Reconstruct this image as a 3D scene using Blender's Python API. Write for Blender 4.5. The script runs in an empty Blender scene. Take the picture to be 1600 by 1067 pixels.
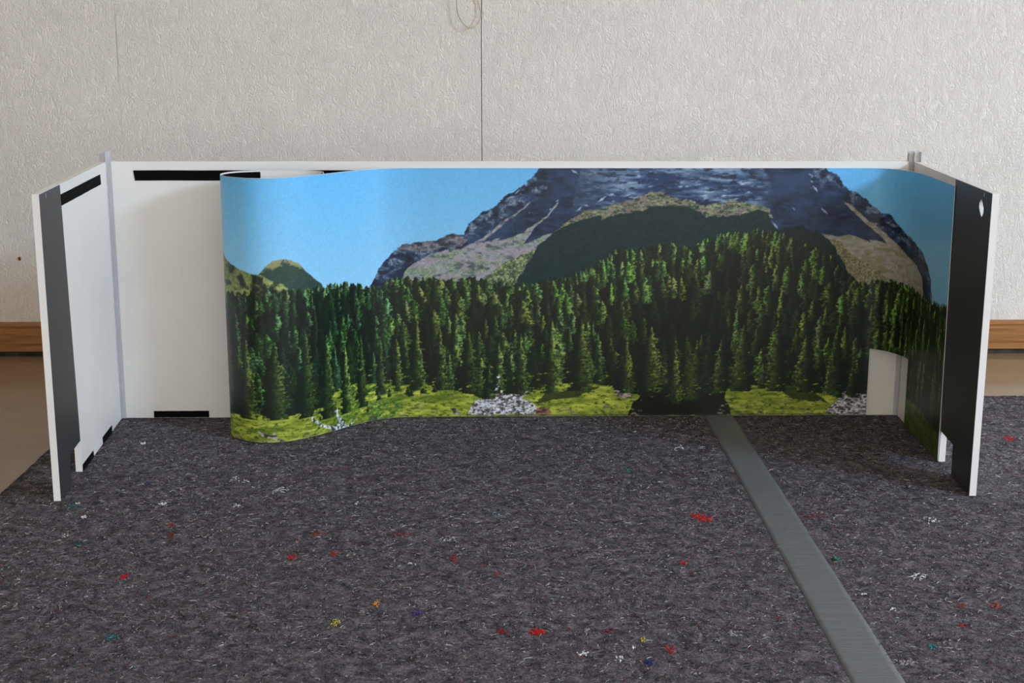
# A tabletop display of three white boards with a curled panorama print, standing on grey felt
import bpy, bmesh, math, random
import numpy as np
from mathutils import Vector, Matrix
from mathutils.geometry import tessellate_polygon

scene = bpy.context.scene
COL = scene.collection
# ---------------------------------------------------------------- camera, world, light, exposure
cam_data = bpy.data.cameras.new('camera'); cam = bpy.data.objects.new('camera', cam_data); COL.objects.link(cam); scene.camera = cam
cam_data.sensor_width = 36; cam_data.lens = 50.65; cam_data.clip_start = .05; cam_data.clip_end = 50
YAW, PITCH, ROLL = .0225, .2273, .0023
fwd = Vector((math.sin(YAW)*math.cos(PITCH), math.cos(YAW)*math.cos(PITCH), -math.sin(PITCH)))
right = Vector((math.cos(YAW), -math.sin(YAW), 0)); up = right.cross(fwd)
r2 = right*math.cos(ROLL)+up*math.sin(ROLL); u2 = -right*math.sin(ROLL)+up*math.cos(ROLL)
M = Matrix((r2, u2, -fwd)).transposed().to_4x4(); M.translation = Vector((-.0275, -2.4478, .7032)); cam.matrix_world = M

world = bpy.data.worlds.new('room_light'); scene.world = world; world.use_nodes = True
bgn = world.node_tree.nodes['Background']; bgn.inputs[0].default_value = (1.0, .965, .90, 1); bgn.inputs[1].default_value = 1.85

def area(name, loc, target, sx, sy, power, colour):
    d = bpy.data.lights.new(name, 'AREA'); d.shape = 'RECTANGLE'; d.size = sx; d.size_y = sy; d.energy = power; d.color = colour
    o = bpy.data.objects.new(name, d); COL.objects.link(o); o.location = loc
    o.rotation_euler = (Vector(target)-Vector(loc)).to_track_quat('-Z', 'Y').to_euler(); return o
area('window_daylight', (4.70, -3.60, 2.70), (.3, -.1, .3), 1.15, 1.1, 245, (.66, .93, 1.36))

vs = scene.view_settings; scene.display_settings.display_device = 'sRGB'
vs.view_transform = 'Standard'; vs.look = 'None'; vs.exposure = 0.16; vs.gamma = 1.0; vs.use_curve_mapping = False
scene.cycles.max_bounces = 8; scene.cycles.use_denoising = True

# ---------------------------------------------------------------- helpers
def lin(c):
    return tuple(((v/255)/12.92 if v/255 <= .04045 else ((v/255+.055)/1.055)**2.4) for v in c)
def tag(o, label=None, category=None, group=None, kind=None):
    if label: o['label'] = label
    if category: o['category'] = category
    if group: o['group'] = group
    if kind: o['kind'] = kind
    return o
def thing(name, label, category, loc=(0, 0, 0), group=None):
    o = bpy.data.objects.new(name, None); COL.objects.link(o); o.location = loc; o.empty_display_size = .05
    return tag(o, label, category, group)
def link(name, bm, mat, parent=None, smooth=False, off=None):
    me = bpy.data.meshes.new(name); bm.normal_update(); bm.to_mesh(me); bm.free()
    if smooth:
        for p in me.polygons: p.use_smooth = True
    for m in (mat if isinstance(mat, (list, tuple)) else [mat]): me.materials.append(m)
    o = bpy.data.objects.new(name, me); COL.objects.link(o)
    if parent: o.parent = parent
    return o
def box(bm, x0, x1, y0, y1, z0, z1, f=None):
    v = [bm.verts.new(Vector((x, y, z)) if f is None else f(x, y, z)) for z in (z0, z1) for x, y in ((x0, y0), (x1, y0), (x1, y1), (x0, y1))]
    for q in ((3, 2, 1, 0), (4, 5, 6, 7), (0, 1, 5, 4), (1, 2, 6, 5), (2, 3, 7, 6), (3, 0, 4, 7)): bm.faces.new([v[i] for i in q])
def bevel(bm, w, seg=2):
    bmesh.ops.bevel(bm, geom=list(bm.edges), offset=w, segments=seg, affect='EDGES', profile=.5)
def plate(bm, loops, t0, t1, f):
    """flat plate: outline loops[0] with holes loops[1:], given as (a, z); f(a, t, z) -> world; from depth t0 to t1"""
    tris = tessellate_polygon([[Vector((a, z, 0)) for a, z in lp] for lp in loops])
    flat = [q for lp in loops for q in lp]
    A = [bm.verts.new(f(a, t0, z)) for a, z in flat]; B = [bm.verts.new(f(a, t1, z)) for a, z in flat]
    for t in tris:
        bm.faces.new([A[i] for i in t]); bm.faces.new([B[i] for i in reversed(t)])
    k = 0
    for lp in loops:
        n = len(lp)
        for i in range(n): bm.faces.new([A[k+i], A[k+(i+1) % n], B[k+(i+1) % n], B[k+i]])
        k += n
    bmesh.ops.recalc_face_normals(bm, faces=bm.faces)

class Mat:
    def __init__(s, name, col=(200, 200, 200), rough=.6, spec=.5, metal=0):
        s.m = bpy.data.materials.new(name); s.m.use_nodes = True; s.t = s.m.node_tree; s.n = s.t.nodes; s.b = s.n['Principled BSDF']
        s.b.inputs['Base Color'].default_value = (*lin(col), 1); s.b.inputs['Roughness'].default_value = rough
        s.b.inputs['Specular IOR Level'].default_value = spec; s.b.inputs['Metallic'].default_value = metal
    def node(s, ty, **kw):
        n = s.n.new(ty)
        for k, v in kw.items():
            if k.startswith('i_'): n.inputs[k[2:].replace('_', ' ')].default_value = v
            else: setattr(n, k, v)
        return n
    def wire(s, a, b): s.t.links.new(a, b)
    def coords(s, scale=(1, 1, 1), rot=(0, 0, 0)):
        tc = s.node('ShaderNodeTexCoord'); mp = s.node('ShaderNodeMapping'); mp.inputs['Scale'].default_value = scale; mp.inputs['Rotation'].default_value = rot
        s.wire(tc.outputs['Object'], mp.inputs['Vector']); return mp.outputs[0]
    def noise(s, vec, scale, detail=4, rough=.5, dist=0.0):
        n = s.node('ShaderNodeTexNoise', i_Scale=scale, i_Detail=detail, i_Roughness=rough, i_Distortion=dist); s.wire(vec, n.inputs['Vector']); return n.outputs['Fac']
    def ramp(s, fac, stops, interp='LINEAR'):
        n = s.node('ShaderNodeValToRGB'); r = n.color_ramp; r.interpolation = interp
        while len(r.elements) < len(stops): r.elements.new(.5)
        for e, (p, c) in zip(r.elements, stops): e.position = p; e.color = (*lin(c), 1) if len(c) == 3 else c
        s.wire(fac, n.inputs[0]); return n.outputs[0]
    def mix(s, fac, a, b, blend='MIX'):
        n = s.node('ShaderNodeMix', data_type='RGBA', blend_type=blend)
        for sock, v in ((n.inputs[0], fac), (n.inputs[6], a), (n.inputs[7], b)):
            if isinstance(v, (int, float)): sock.default_value = v
            elif isinstance(v, tuple): sock.default_value = (*lin(v), 1)
            else: s.wire(v, sock)
        return n.outputs[2]
    def math(s, op, a, b=0.0, clamp=False):
        n = s.node('ShaderNodeMath', operation=op, use_clamp=clamp)
        for i, v in enumerate((a, b)):
            if isinstance(v, (int, float)): n.inputs[i].default_value = v
            else: s.wire(v, n.inputs[i])
        return n.outputs[0]
    def bump(s, h, strength=.3, dist=.001):
        n = s.node('ShaderNodeBump', i_Strength=strength, i_Distance=dist); s.wire(h, n.inputs['Height']); s.wire(n.outputs[0], s.b.inputs['Normal'])
    def colour(s, c): s.wire(c, s.b.inputs['Base Color'])

# ---------------------------------------------------------------- materials
m = Mat('painted_board', (232, 229, 222), .42, .4); v = m.coords()
m.colour(m.ramp(m.noise(v, 6, 3), [(.3, (228, 225, 218)), (.7, (236, 233, 227))])); m.bump(m.noise(v, 240, 3), .05, .0004); BOARD = m.m
m = Mat('velcro_tape', (8, 8, 9), .95, .12); v = m.coords(); m.bump(m.noise(v, 1800, 2), .6, .0005); VELCRO = m.m
m = Mat('black_film', (34, 33, 34), .46, 1.0); v = m.coords((3, 3, 40))
m.colour(m.ramp(m.noise(m.coords(), 60, 4), [(.3, (44, 43, 44)), (.7, (51, 50, 52))])); FILM = m.m
m = Mat('clear_plastic_profile', (226, 226, 226), .22, .6); m.b.inputs['Transmission Weight'].default_value = .30; m.b.inputs['IOR'].default_value = 1.35
m.colour(m.ramp(m.noise(m.coords((30, 30, 1)), 30, 2), [(.3, (212, 212, 213)), (.7, (232, 232, 232))])); CLEAR = m.m
m = Mat('sheet_backing', (226, 224, 220), .5, .4); m.colour(m.ramp(m.noise(m.coords(), 30, 2), [(.3, (222, 220, 216)), (.7, (230, 228, 224))])); BACKING = m.m
m = Mat('printed_film', (128, 128, 128), .34, .42)
at = m.node('ShaderNodeAttribute', attribute_name='print_colour'); m.colour(at.outputs['Color']); m.bump(m.noise(m.coords(), 900, 2), .03, .0003); PRINT = m.m

m = Mat('unseen_wall_tan', (140, 118, 96), .8, .3); m.colour(m.ramp(m.noise(m.coords(), 3, 3), [(.3, (134, 110, 88)), (.7, (150, 126, 102))])); SIDE = m.m  # for the wall out of view; tan picked to keep light from the left low
# wall covering: embossed, fibrous relief running mostly downwards
m = Mat('embossed_wallpaper', (226, 218, 206), .78, .25)
vw = m.coords((1, 1, .55)); warp = m.noise(vw, 14, 3, .6, 1.2)
n1 = m.noise(vw, 84, 4, .6, 2.3); n2 = m.noise(vw, 260, 3, .6, 1.0); n3 = m.noise(m.coords(), 9, 3)
ridge = m.math('ABSOLUTE', m.math('SUBTRACT', n1, .5)); ridge = m.math('SUBTRACT', 1.0, m.math('MULTIPLY', ridge, 7.0, True))
patch = m.math('ADD', .45, m.math('MULTIPLY', n3, .8), True)
h = m.math('ADD', m.math('MULTIPLY', ridge, m.math('MULTIPLY', patch, .9)), m.math('MULTIPLY', n2, .35)); h = m.math('ADD', h, m.math('MULTIPLY', n1, .8))
m.bump(h, .70, .0020)
m.colour(m.mix(m.math('MULTIPLY', ridge, .25), m.ramp(m.noise(m.coords(), 2.2, 3), [(.35, (230, 224, 214)), (.65, (233, 228, 219))]), (220, 211, 198))); WALL = m.m
m = Mat('seam_shadow_gap', (60, 54, 48), .9, .1); m.colour(m.ramp(m.noise(m.coords(), 40, 3), [(.3, (44, 40, 36)), (.7, (78, 70, 62))])); GAP = m.m
# floor covering
m = Mat('tan_vinyl_floor', (150, 122, 90), .30, .45)
v = m.coords((1.2, 14, 1)); c = m.mix(m.noise(v, 3, 5, .6), (138, 112, 82), (154, 130, 101)); m.colour(m.mix(m.math('MULTIPLY', m.noise(m.coords(), 3, 4), .5), c, (130, 106, 78)))
m.wire(m.ramp(m.noise(m.coords(), 7, 3), [(.3, (90, 90, 90)), (.7, (150, 150, 150))]), m.b.inputs['Roughness']); m.bump(m.noise(m.coords(), 120, 3), .06, .0006); FLOOR = m.m
# pine skirting
m = Mat('varnished_pine', (190, 130, 66), .35, .5); v = m.coords((1.1, 30, 26))
g = m.noise(v, 3.2, 6, .6, 1.6); m.colour(m.ramp(g, [(.28, (104, 62, 26)), (.46, (142, 94, 46)), (.60, (158, 110, 60)), (.78, (120, 76, 34))])); m.bump(g, .12, .0006); PINE = m.m
# felt of shredded fabric
def felt_material(name, off):
    m = Mat(name, (84, 80, 82), .95, .08); v = m.coords(); v.node.inputs['Location'].default_value = (off, off*.7, 0)
    a = m.noise(v, 55, 8, .72, .8); b = m.noise(v, 320, 4, .75, 1.5); c = m.noise(v, 640, 3, .7, .5)
    base = m.ramp(a, [(.30, (64, 61, 63)), (.48, (112, 108, 111)), (.66, (158, 153, 156))])
    base = m.mix(.85, base, m.ramp(b, [(.26, (26, 25, 28)), (.42, (106, 103, 108)), (.56, (162, 158, 162)), (.70, (240, 238, 238))]), 'OVERLAY')
    fleck = m.math('MULTIPLY', m.math('SUBTRACT', c, .62), 14, True); base = m.mix(fleck, base, (176, 172, 172))
    darkf = m.math('MULTIPLY', m.math('SUBTRACT', .36, m.noise(v, 410, 3, .7, 2.0)), 12, True); base = m.mix(darkf, base, (28, 24, 26))
    for sc_, th, col, k in ((150, .715, (128, 44, 38), 11), (133, .72, (52, 84, 92), 9), (170, .72, (92, 64, 58), 8), (119, .735, (96, 84, 60), 9), (101, .72, (74, 66, 96), 8)):
        n = m.noise(v, sc_, 3, .6, 2.0+sc_*.01); n2_ = m.math('MULTIPLY', m.math('SUBTRACT', n, th-.04), k, True); base = m.mix(n2_, base, col)
    m.colour(base)
    m.bump(m.math('ADD', m.math('MULTIPLY', b, .7), a), .9, .004); return m.m
FELT_A = felt_material('grey_fleece_left', 0); FELT_B = felt_material('grey_fleece_right', 3.7)
m = Mat('loose_fibre', (160, 156, 156), .9, .2); at = m.node('ShaderNodeAttribute', attribute_name='fibre_colour'); m.colour(at.outputs['Color']); FIBRE = m.m
# cloth tape
m = Mat('grey_cloth_tape', (112, 116, 114), .42, .5); v = m.coords((3, 60, 1)); w_ = m.noise(v, 5, 4, .6, .4)
m.colour(m.ramp(w_, [(.3, (94, 96, 97)), (.7, (111, 113, 114))])); m.bump(m.math('ADD', w_, m.math('MULTIPLY', m.noise(m.coords((1, 3, 1)), 16, 3), 1.4)), .45, .0014); TAPE = m.m
m = Mat('beige_wire', (168, 150, 122), .5, .4); m.colour(m.ramp(m.noise(m.coords(), 60, 2), [(.3, (176, 162, 134)), (.7, (204, 190, 162))])); WIRE = m.m
m = Mat('rusty_nail', (92, 56, 26), .8, .3); m.colour(m.ramp(m.noise(m.coords(), 900, 3), [(.3, (70, 44, 22)), (.7, (150, 100, 50))])); RUST = m.m

PAINT = {
 'hill_left': [(0, 420),(120, 380),(219, 323),(219, 318),(236, 306),(253, 298),(276, 291),(294, 286),(311, 283),(346, 268),(365, 253),(364, 233),(0, 225)],
 'hill_small': [(308, 283),(321, 298),(332, 306),(348, 309),(364, 306),(378, 298),(391, 283),(406, 271),(422, 259),(430, 240),(304, 252)],
 'mountain': [(523, 232),(530, 243),(543, 263),(559, 283),(578, 304),(600, 311),(627, 314),(655, 317),(666, 322),(679, 327),(693, 326),(702, 344),(715, 357),(728, 366),(742, 371),(753, 386),(770, 396),(780, 404),(795, 410),(805, 418),(813, 431),(829, 448),(1307, 448),(1310, 438),(1332, 425),(1350, 404),(1369, 397),(1387, 378),(1404, 365),(1420, 362),(1441, 346),(1464, 334),(1487, 323),(1527, 313),(1552, 299),(1578, 273),(1597, 240)],
 'scree': [(591, 239),(588, 261),(602, 272),(627, 289),(665, 300),(687, 302),(704, 311),(726, 322),(740, 333),(759, 348),(782, 364),(804, 382),(805, 380),(781, 359),(759, 341),(723, 313),(756, 320),(753, 314),(782, 324),(797, 334),(816, 345),(834, 359),(852, 382),(854, 380),(834, 355),(816, 340),(803, 322),(794, 309),(836, 327),(845, 329),(833, 316),(817, 299),(800, 280),(775, 235)],
 'scree_green': [(728, 249),(745, 263),(764, 277),(797, 293),(818, 301),(822, 299),(800, 277),(781, 235),(737, 235)],
 'ridge_brown': [(581, 304),(603, 311),(630, 315),(649, 316),(666, 326),(677, 329),(688, 325),(701, 319),(687, 308),(666, 304),(641, 300),(622, 297),(602, 296),(586, 297)],
 'green_rim': [(835, 338),(844, 326),(868, 349),(901, 366),(950, 377),(955, 379),(983, 388),(1018, 400),(1037, 399),(1046, 389),(1073, 385),(1092, 379),(1103, 377),(1120, 381),(1161, 383),(1202, 376),(1216, 371),(1223, 352),(1203, 360),(929, 344),(852, 316)],
 'dark_hill': [(777, 232),(780, 241),(808, 283),(822, 308),(844, 327),(871, 344),(896, 352),(928, 357),(929, 352),(956, 359),(983, 366),(1019, 372),(1046, 374),(1073, 371),(1093, 366),(1110, 357),(1137, 357),(1170, 363),(1203, 368),(1216, 357),(1226, 335),(1254, 335),(1276, 341),(1301, 332),(1321, 315),(1345, 282),(1376, 231)],
 'blue_rock': [(894, 448),(1199, 448),(1217, 418),(1230, 385),(1239, 352),(1216, 371),(1161, 383),(1120, 381),(1073, 385),(1046, 389),(1037, 399),(1018, 400),(983, 388),(955, 379),(912, 366),(874, 363),(884, 412)],
 'scree_right': [(1308, 328),(1335, 321),(1356, 326),(1373, 319),(1393, 312),(1389, 316),(1421, 312),(1393, 336),(1368, 358),(1342, 382),(1353, 379),(1386, 351),(1426, 322),(1467, 300),(1504, 287),(1536, 269),(1547, 243),(1376, 217),(1365, 243),(1344, 278),(1325, 307)],
 'scree_right_green': [(1317, 318),(1342, 311),(1365, 289),(1390, 275),(1415, 259),(1423, 249),(1418, 219),(1376, 217),(1363, 246),(1340, 282)],
 'tree_line': [(219, 250),(281, 255),(346, 259),(426, 255),(476, 255),(530, 240),(577, 253),(665, 251),(720, 253),(775, 239),(820, 244),(875, 255),(913, 271),(935, 288),(951, 299),(995, 305),(1039, 315),(1084, 306),(1105, 317),(1138, 330),(1215, 336),(1260, 321),(1328, 288),(1375, 243),(1419, 248),(1461, 251),(1537, 246),(1613, 246),(1675, 256)],
 'grass_line': [(243, 43),(296, 53),(338, 41),(367, 48),(412, 50),(440, 71),(477, 75),(526, 70),(574, 63),(608, 63),(664, 52),(708, 40),(742, 36),(776, 46),(810, 52),(832, 59),(866, 63),(922, 61),(956, 55),(984, 43),(1047, 30),(1148, 46),(1159, 53),(1204, 57),(1227, 52),(1283, 59),(1330, 42),(1364, 30),(1405, 48),(1496, 60),(1542, 56),(1598, 52),(1669, 45)],
 'river_mid': [(697, 6),(703, 21),(714, 32),(731, 38),(745, 44),(759, 47),(787, 49),(807, 54),(815, 52),(804, 44),(793, 35),(810, 26),(818, 20),(818, 6)],
 'river_right': [(1329, 3),(1331, 12),(1345, 24),(1353, 33),(1341, 44),(1335, 50),(1358, 47),(1392, 45),(1403, 45),(1405, 4)],
 'cascade_a': [(385, 48),(390, 41),(394, 32),(411, 16),(435, 4),(438, -2),(460, -7),(475, 2),(497, 10),(468, 5),(457, 22),(443, 50),(440, 42),(446, 30),(453, 14),(435, 11),(418, 17),(401, 31)],
 'dark_shade': [(980, 2),(985, 19),(996, 34),(1007, 46),(1026, 57),(1091, 72),(1148, 54),(1149, 31),(1161, 16),(1164, 1)],
 'shade_mid': [(810, 26),(824, 35),(838, 43),(857, 46),(880, 55),(899, 61),(928, 55),(900, 43),(872, 35),(843, 30)],
 'shade_right': [(1233, 57),(1266, 59),(1281, 48),(1310, 45),(1339, 24),(1291, 30),(1270, 36)],
 'rock_brown': [(818, 5),(819, 16),(827, 20),(838, 19),(844, 10),(844, 5)],
 'rock_flat': [(956, 46),(967, 49),(983, 49),(986, 37),(979, 34),(962, 37)],
 'rock_tri': [(665, 16),(672, 18),(686, 9),(680, 6),(672, 8)],
 'rocks_left': [(296, 22),(303, 22),(314, 15),(324, 17),(332, 7),(345, 2),(342, -1),(321, 8),(308, 12)],
}
# ---------------------------------------------------------------- the print: mountain panorama, computed in numpy
# coordinates on the sheet: u along it and z above its lower edge, both in millimetres
PPM = 1.9                                    # samples per millimetre
UA, UB, ZH = 0, 1690, 440
PW, PH = int((UB-UA)*PPM), int(ZH*PPM)
rng = np.random.default_rng(11)

def vnoise(w, h, cx, cy, seed):
    """smooth value noise, cell size cx by cy samples"""
    r = np.random.default_rng(seed)
    gw, gh = int(w/cx)+3, int(h/cy)+3
    g = r.random((gh, gw), dtype=np.float32)
    x = np.arange(w, dtype=np.float32)/cx; y = np.arange(h, dtype=np.float32)/cy
    xi = x.astype(int); yi = y.astype(int); fx = x-xi; fy = (y-yi)[:, None]
    fx = fx*fx*(3-2*fx); fy = fy*fy*(3-2*fy)
    a = g[yi]; b = g[yi+1]
    a = a[:, xi]*(1-fx)+a[:, xi+1]*fx; b = b[:, xi]*(1-fx)+b[:, xi+1]*fx
    return a*(1-fy)+b*fy

def fbm(w, h, cx, cy, octs, seed, gain=.55):
    o = np.zeros((h, w), np.float32); amp = 1; tot = 0
    for k in range(octs):
        o += amp*vnoise(w, h, max(cx, 1.01), max(cy, 1.01), seed+k); tot += amp; amp *= gain; cx /= 2; cy /= 2
    return o/tot

def paint_print():
    img = np.zeros((PH, PW, 3), np.float32)
    Yp, Xp = np.mgrid[0:PH, 0:PW].astype(np.float32)
    wx = (fbm(PW, PH, 26, 26, 4, 1)-.5)*16; wy = (fbm(PW, PH, 26, 26, 4, 9)-.5)*16
    detail = fbm(PW, PH, 10, 6, 4, 40); fine = fbm(PW, PH, 3.2, 3.2, 2, 60); big = fbm(PW, PH, 160, 120, 3, 80)
    def conv(pts): return [((u-UA)*PPM, PH-z*PPM) for u, z in pts]
    def mask(name, ragged=1.0, pts=None):
        P = conv(pts if pts is not None else PAINT[name])
        xs = [p[0] for p in P]; ys = [p[1] for p in P]
        x0, x1 = max(0, int(min(xs))-14), min(PW, int(max(xs))+14); y0, y1 = max(0, int(min(ys))-14), min(PH, int(max(ys))+14)
        X = Xp[y0:y1, x0:x1]+wx[y0:y1, x0:x1]*ragged; Y = Yp[y0:y1, x0:x1]+wy[y0:y1, x0:x1]*ragged
        ins = np.zeros(X.shape, bool)
        for (ax, ay), (bx, by) in zip(P, P[1:]+P[:1]):
            if ay == by: continue
            c = ((Y >= ay) != (Y >= by))
            ins ^= c & (X < ax+(Y-ay)*(bx-ax)/(by-ay))
        m = np.zeros((PH, PW), bool); m[y0:y1, x0:x1] = ins
        return m
    def fill(m, c0, c1, t, alpha=1.0):
        c0 = np.array(c0, np.float32); c1 = np.array(c1, np.float32); tt = np.clip(t[m], 0, 1)[:, None]
        img[m] = img[m]*(1-alpha)+(c0+(c1-c0)*tt)*alpha
    def sharp(n, k=3.0, c=.5): return (n-c)*k+.5
    def soften(m, c0, c1, t, a):                               # like fill, with a graded cover a
        c0 = np.array(c0, np.float32); c1 = np.array(c1, np.float32); tt = np.clip(t[m], 0, 1)[:, None]; aa = np.clip(a[m], 0, 1)[:, None]
        img[m] = img[m]*(1-aa)+(c0+(c1-c0)*tt)*aa
    # sky: deeper overhead, pale towards the ridges
    t = np.clip(Yp/(PH*.5), 0, 1)[..., None]
    img[:] = np.array([98, 178, 226], np.float32)*(1-t)+np.array([144, 200, 230], np.float32)*t
    # small hills at the left
    m = mask('hill_small', .5)
    up_ = np.clip((Yp-(PH-302*PPM)-np.abs(Xp-352*PPM)*.46+(big-.5)*60+(detail-.5)*40)/10, 0, 1)           # 0 on the sunlit cap, 1 in the shaded flank
    fill(m, (122, 128, 82), (176, 166, 118), sharp(detail, 2.4))
    soften(m, (24, 46, 46), (52, 76, 64), sharp(detail, 2.2), up_+(detail-.5)*1.2)
    m = mask('hill_left', .5)
    fill(m, (60, 74, 44), (150, 164, 92), sharp(big, 2)*.6+sharp(detail, 2.5)*.5)
    soften(m, (20, 28, 26), (44, 54, 40), fine, sharp(fbm(PW, PH, 22, 22, 4, 45), 6, .55))
    # the big mountain
    m = mask('mountain', 1.1)
    fill(m, (18, 30, 50), (40, 62, 92), sharp(fbm(PW, PH, 60, 40, 5, 100), 2.2))
    crag = fbm(PW, PH, 20, 13, 4, 130)
    ridge_y = np.where(m.any(0), m.argmax(0), PH); depth = Yp-ridge_y[None, :]
    near_edge = np.clip(1.25-depth/np.where(Xp > 1290*PPM, 60, 80), 0, 1)*((Xp < 835*PPM) | (Xp > 1285*PPM)); mountain = m.copy()
    soften(m, (60, 78, 100), (128, 142, 154), sharp(fine, 3), sharp(crag, 9, .56)*near_edge)
    soften(m, (8, 16, 30), (20, 30, 46), fine, sharp(1-crag, 8, .56)*near_edge*.8)
    soften(m, (34, 56, 88), (56, 82, 114), fine, sharp(fbm(PW, PH, 44, 9, 4, 135), 5, .60)*.5)
    m = mask('blue_rock', 1.6)
    streak = fbm(PW, PH, 60, 13, 5, 150, .62); bw = fbm(PW, PH, 150, 40, 3, 155)
    fade = np.clip((Xp-860*PPM)/(110*PPM), 0, 1)*np.clip((1225*PPM-Xp+wx*3)/(45*PPM), 0, 1)
    soften(m, (30, 54, 92), (124, 150, 174), sharp(streak*.55+bw*.45, 4.6, .50), fade*.95)
    soften(m, (150, 168, 180), (190, 200, 200), fine, sharp(fbm(PW, PH, 20, 6, 4, 170), 8, .64)*fade*.5)
    soften(m, (16, 34, 56), (34, 54, 80), fine, sharp(1-fbm(PW, PH, 30, 8, 4, 175), 8, .58)*fade*.9)
    m = mask('ridge_brown', 1.2); fill(m, (62, 68, 80), (132, 126, 128), sharp(detail, 3.4)); soften(m, (24, 36, 46), (48, 58, 66), fine, sharp(1-fbm(PW, PH, 26, 10, 4, 182), 8, .58))
    gully = fbm(PW, PH, 40, 12, 4, 190)
    m = mask('scree', .7) & mountain
    fill(m, (116, 124, 128), (166, 168, 162), sharp(detail, 1.6))
    soften(m, (96, 118, 88), (146, 160, 126), sharp(fine, 2), (sharp(gully, 5, .54)+np.clip((PH-Yp)/PPM < 275, 0, 1)*.35)*.75)
    soften(m, (132, 122, 136), (168, 158, 168), fine, sharp(fbm(PW, PH, 70, 12, 4, 215), 6, .56)*.7)
    soften(m, (54, 70, 74), (84, 96, 96), fine, sharp(fbm(PW, PH, 24, 8, 5, 200, .7), 9, .60)*.9)
    m = mask('scree_green', .8)
    fill(m, (74, 92, 58), (168, 176, 126), sharp(fine, 3)); soften(m, (40, 54, 42), (80, 92, 70), fine, sharp(fbm(PW, PH, 10, 7, 3, 205, .8), 6, .55))
    m = mask('scree_right', .6)
    fill(m, (134, 130, 120), (174, 168, 156), sharp(detail, 1.6))
    m2 = m & (gully > .58); fill(m2, (112, 112, 78), (140, 138, 96), fine, .7)
    m = mask('scree_right_green', 1.2); m &= mask('scree_right', .6)
    fill(m, (92, 92, 66), (158, 152, 118), sharp(fine, 2.6))
    # snow and scree flecks on the dark cliffs
    for u0, z0, u1, z1, wd in [(855, 387, 849, 382, 2.5), (843, 372, 838, 367, 2), (807, 363, 803, 361, 1.5), (874, 437, 888, 430, 3), (884, 366, 897, 376, 3), (897, 376, 908, 373, 2.5),
                               (920, 380, 938, 392, 4), (938, 392, 950, 396, 4), (1210, 360, 1222, 346, 2.5), (1222, 346, 1233, 335, 3.5), (1199, 375, 1206, 370, 2), (1254, 374, 1261, 367, 2),
                               (1276, 431, 1288, 427, 2), (1287, 410, 1299, 398, 3), (1283, 420, 1290, 414, 2.5), (1303, 372, 1318, 360, 3), (1274, 335, 1280, 331, 2), (761, 391, 768, 402, 2.5),
                               (746, 382, 756, 384, 2.5), (777, 396, 788, 404, 3), (768, 388, 781, 392, 3), (790, 412, 800, 420, 2.5), (800, 430, 810, 436, 2)]:
        L = math.hypot(u1-u0, z1-z0); nx, nz = -(z1-z0)/L*wd/2, (u1-u0)/L*wd/2
        m = mountain & mask('', .7, [(u0, z0), ((u0+u1)/2+nx, (z0+z1)/2+nz), (u1, z1), ((u0+u1)/2-nx, (z0+z1)/2-nz)])
        fill(m, (104, 124, 150), (190, 204, 220), fine)
    m = mask('green_rim', 1.3)
    fill(m, (66, 82, 58), (158, 160, 122), sharp(fbm(PW, PH, 12, 4, 4, 210, .8), 3.6))
    soften(m, (96, 84, 84), (150, 136, 126), fine, sharp(fbm(PW, PH, 26, 9, 3, 220), 6, .56)*.8)
    soften(m, (22, 44, 38), (44, 62, 48), fine, sharp(fbm(PW, PH, 14, 5, 3, 225, .8), 8, .60))
    m = mask('dark_hill', 1.5)
    fill(m, (12, 34, 34), (22, 48, 46), sharp(detail, 1.5))
    # forest floor, then meadow
    tl = conv(PAINT['tree_line']); gl = conv(PAINT['grass_line'])
    cols = np.arange(PW)
    tree_y = np.interp(cols, [0]+[q[0] for q in tl]+[PW], [tl[0][1]-6]+[q[1] for q in tl]+[tl[-1][1]])
    grass_y = np.interp(cols, [0]+[q[0] for q in gl]+[PW], [PH-50*PPM]+[q[1] for q in gl]+[gl[-1][1]])
    m = Yp > tree_y[None, :]+14
    fill(m, (10, 16, 12), (22, 30, 16), sharp(detail, 2))
    gm = Yp+(detail-.5)*14 > grass_y[None, :]-2
    gn = fbm(PW, PH, 46, 9, 5, 240, .6); hum = fbm(PW, PH, 120, 16, 3, 245)
    fill(gm, (92, 112, 32), (186, 194, 72), sharp(gn, 3.0)*.6+sharp(hum, 2.2)*.4)
    soften(gm, (46, 66, 18), (70, 92, 26), fine, sharp(fbm(PW, PH, 13, 3.6, 3, 250, .7), 11, .63)*.85)
    far = gm & (Xp > 1410*PPM)
    soften(far, (30, 42, 14), (84, 96, 34), sharp(fbm(PW, PH, 14, 14, 4, 255, .7), 3), np.full((PH, PW), .85, np.float32))
    # rougher, cooler slope between cascade and the middle meadow
    sl = gm & (np.abs(Xp-520*PPM) < 70*PPM); soften(sl, (36, 62, 24), (96, 134, 46), sharp(fine, 2), sharp(fbm(PW, PH, 16, 7, 4, 260, .7), 7, .52)*np.clip((70*PPM-np.abs(Xp-520*PPM))/40, 0, 1))
    for nm, al in (('shade_mid', .85), ('shade_right', .85)):
        m = mask(nm, 1.4); fill(m, (22, 34, 16), (42, 56, 22), fine, al)
    # water and stones
    def water(nm, rg):
        m = mask(nm, rg); st = fbm(PW, PH, 8, 4.4, 3, 300)
        fill(m, (150, 156, 166), (228, 230, 232), sharp(fine, 2.4)); m2 = m & (st > .545); fill(m2, (34, 34, 34), (112, 106, 98), sharp(fine, 3))
        return m
    water('river_mid', 1.0); water('river_right', 1.0)
    m = mask('cascade_a', 1.0); fill(m, (130, 138, 146), (224, 230, 236), sharp(fine, 3)); m2 = m & (fbm(PW, PH, 7, 6, 2, 310) > .60); fill(m2, (36, 48, 26), (60, 70, 40), fine)
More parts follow.
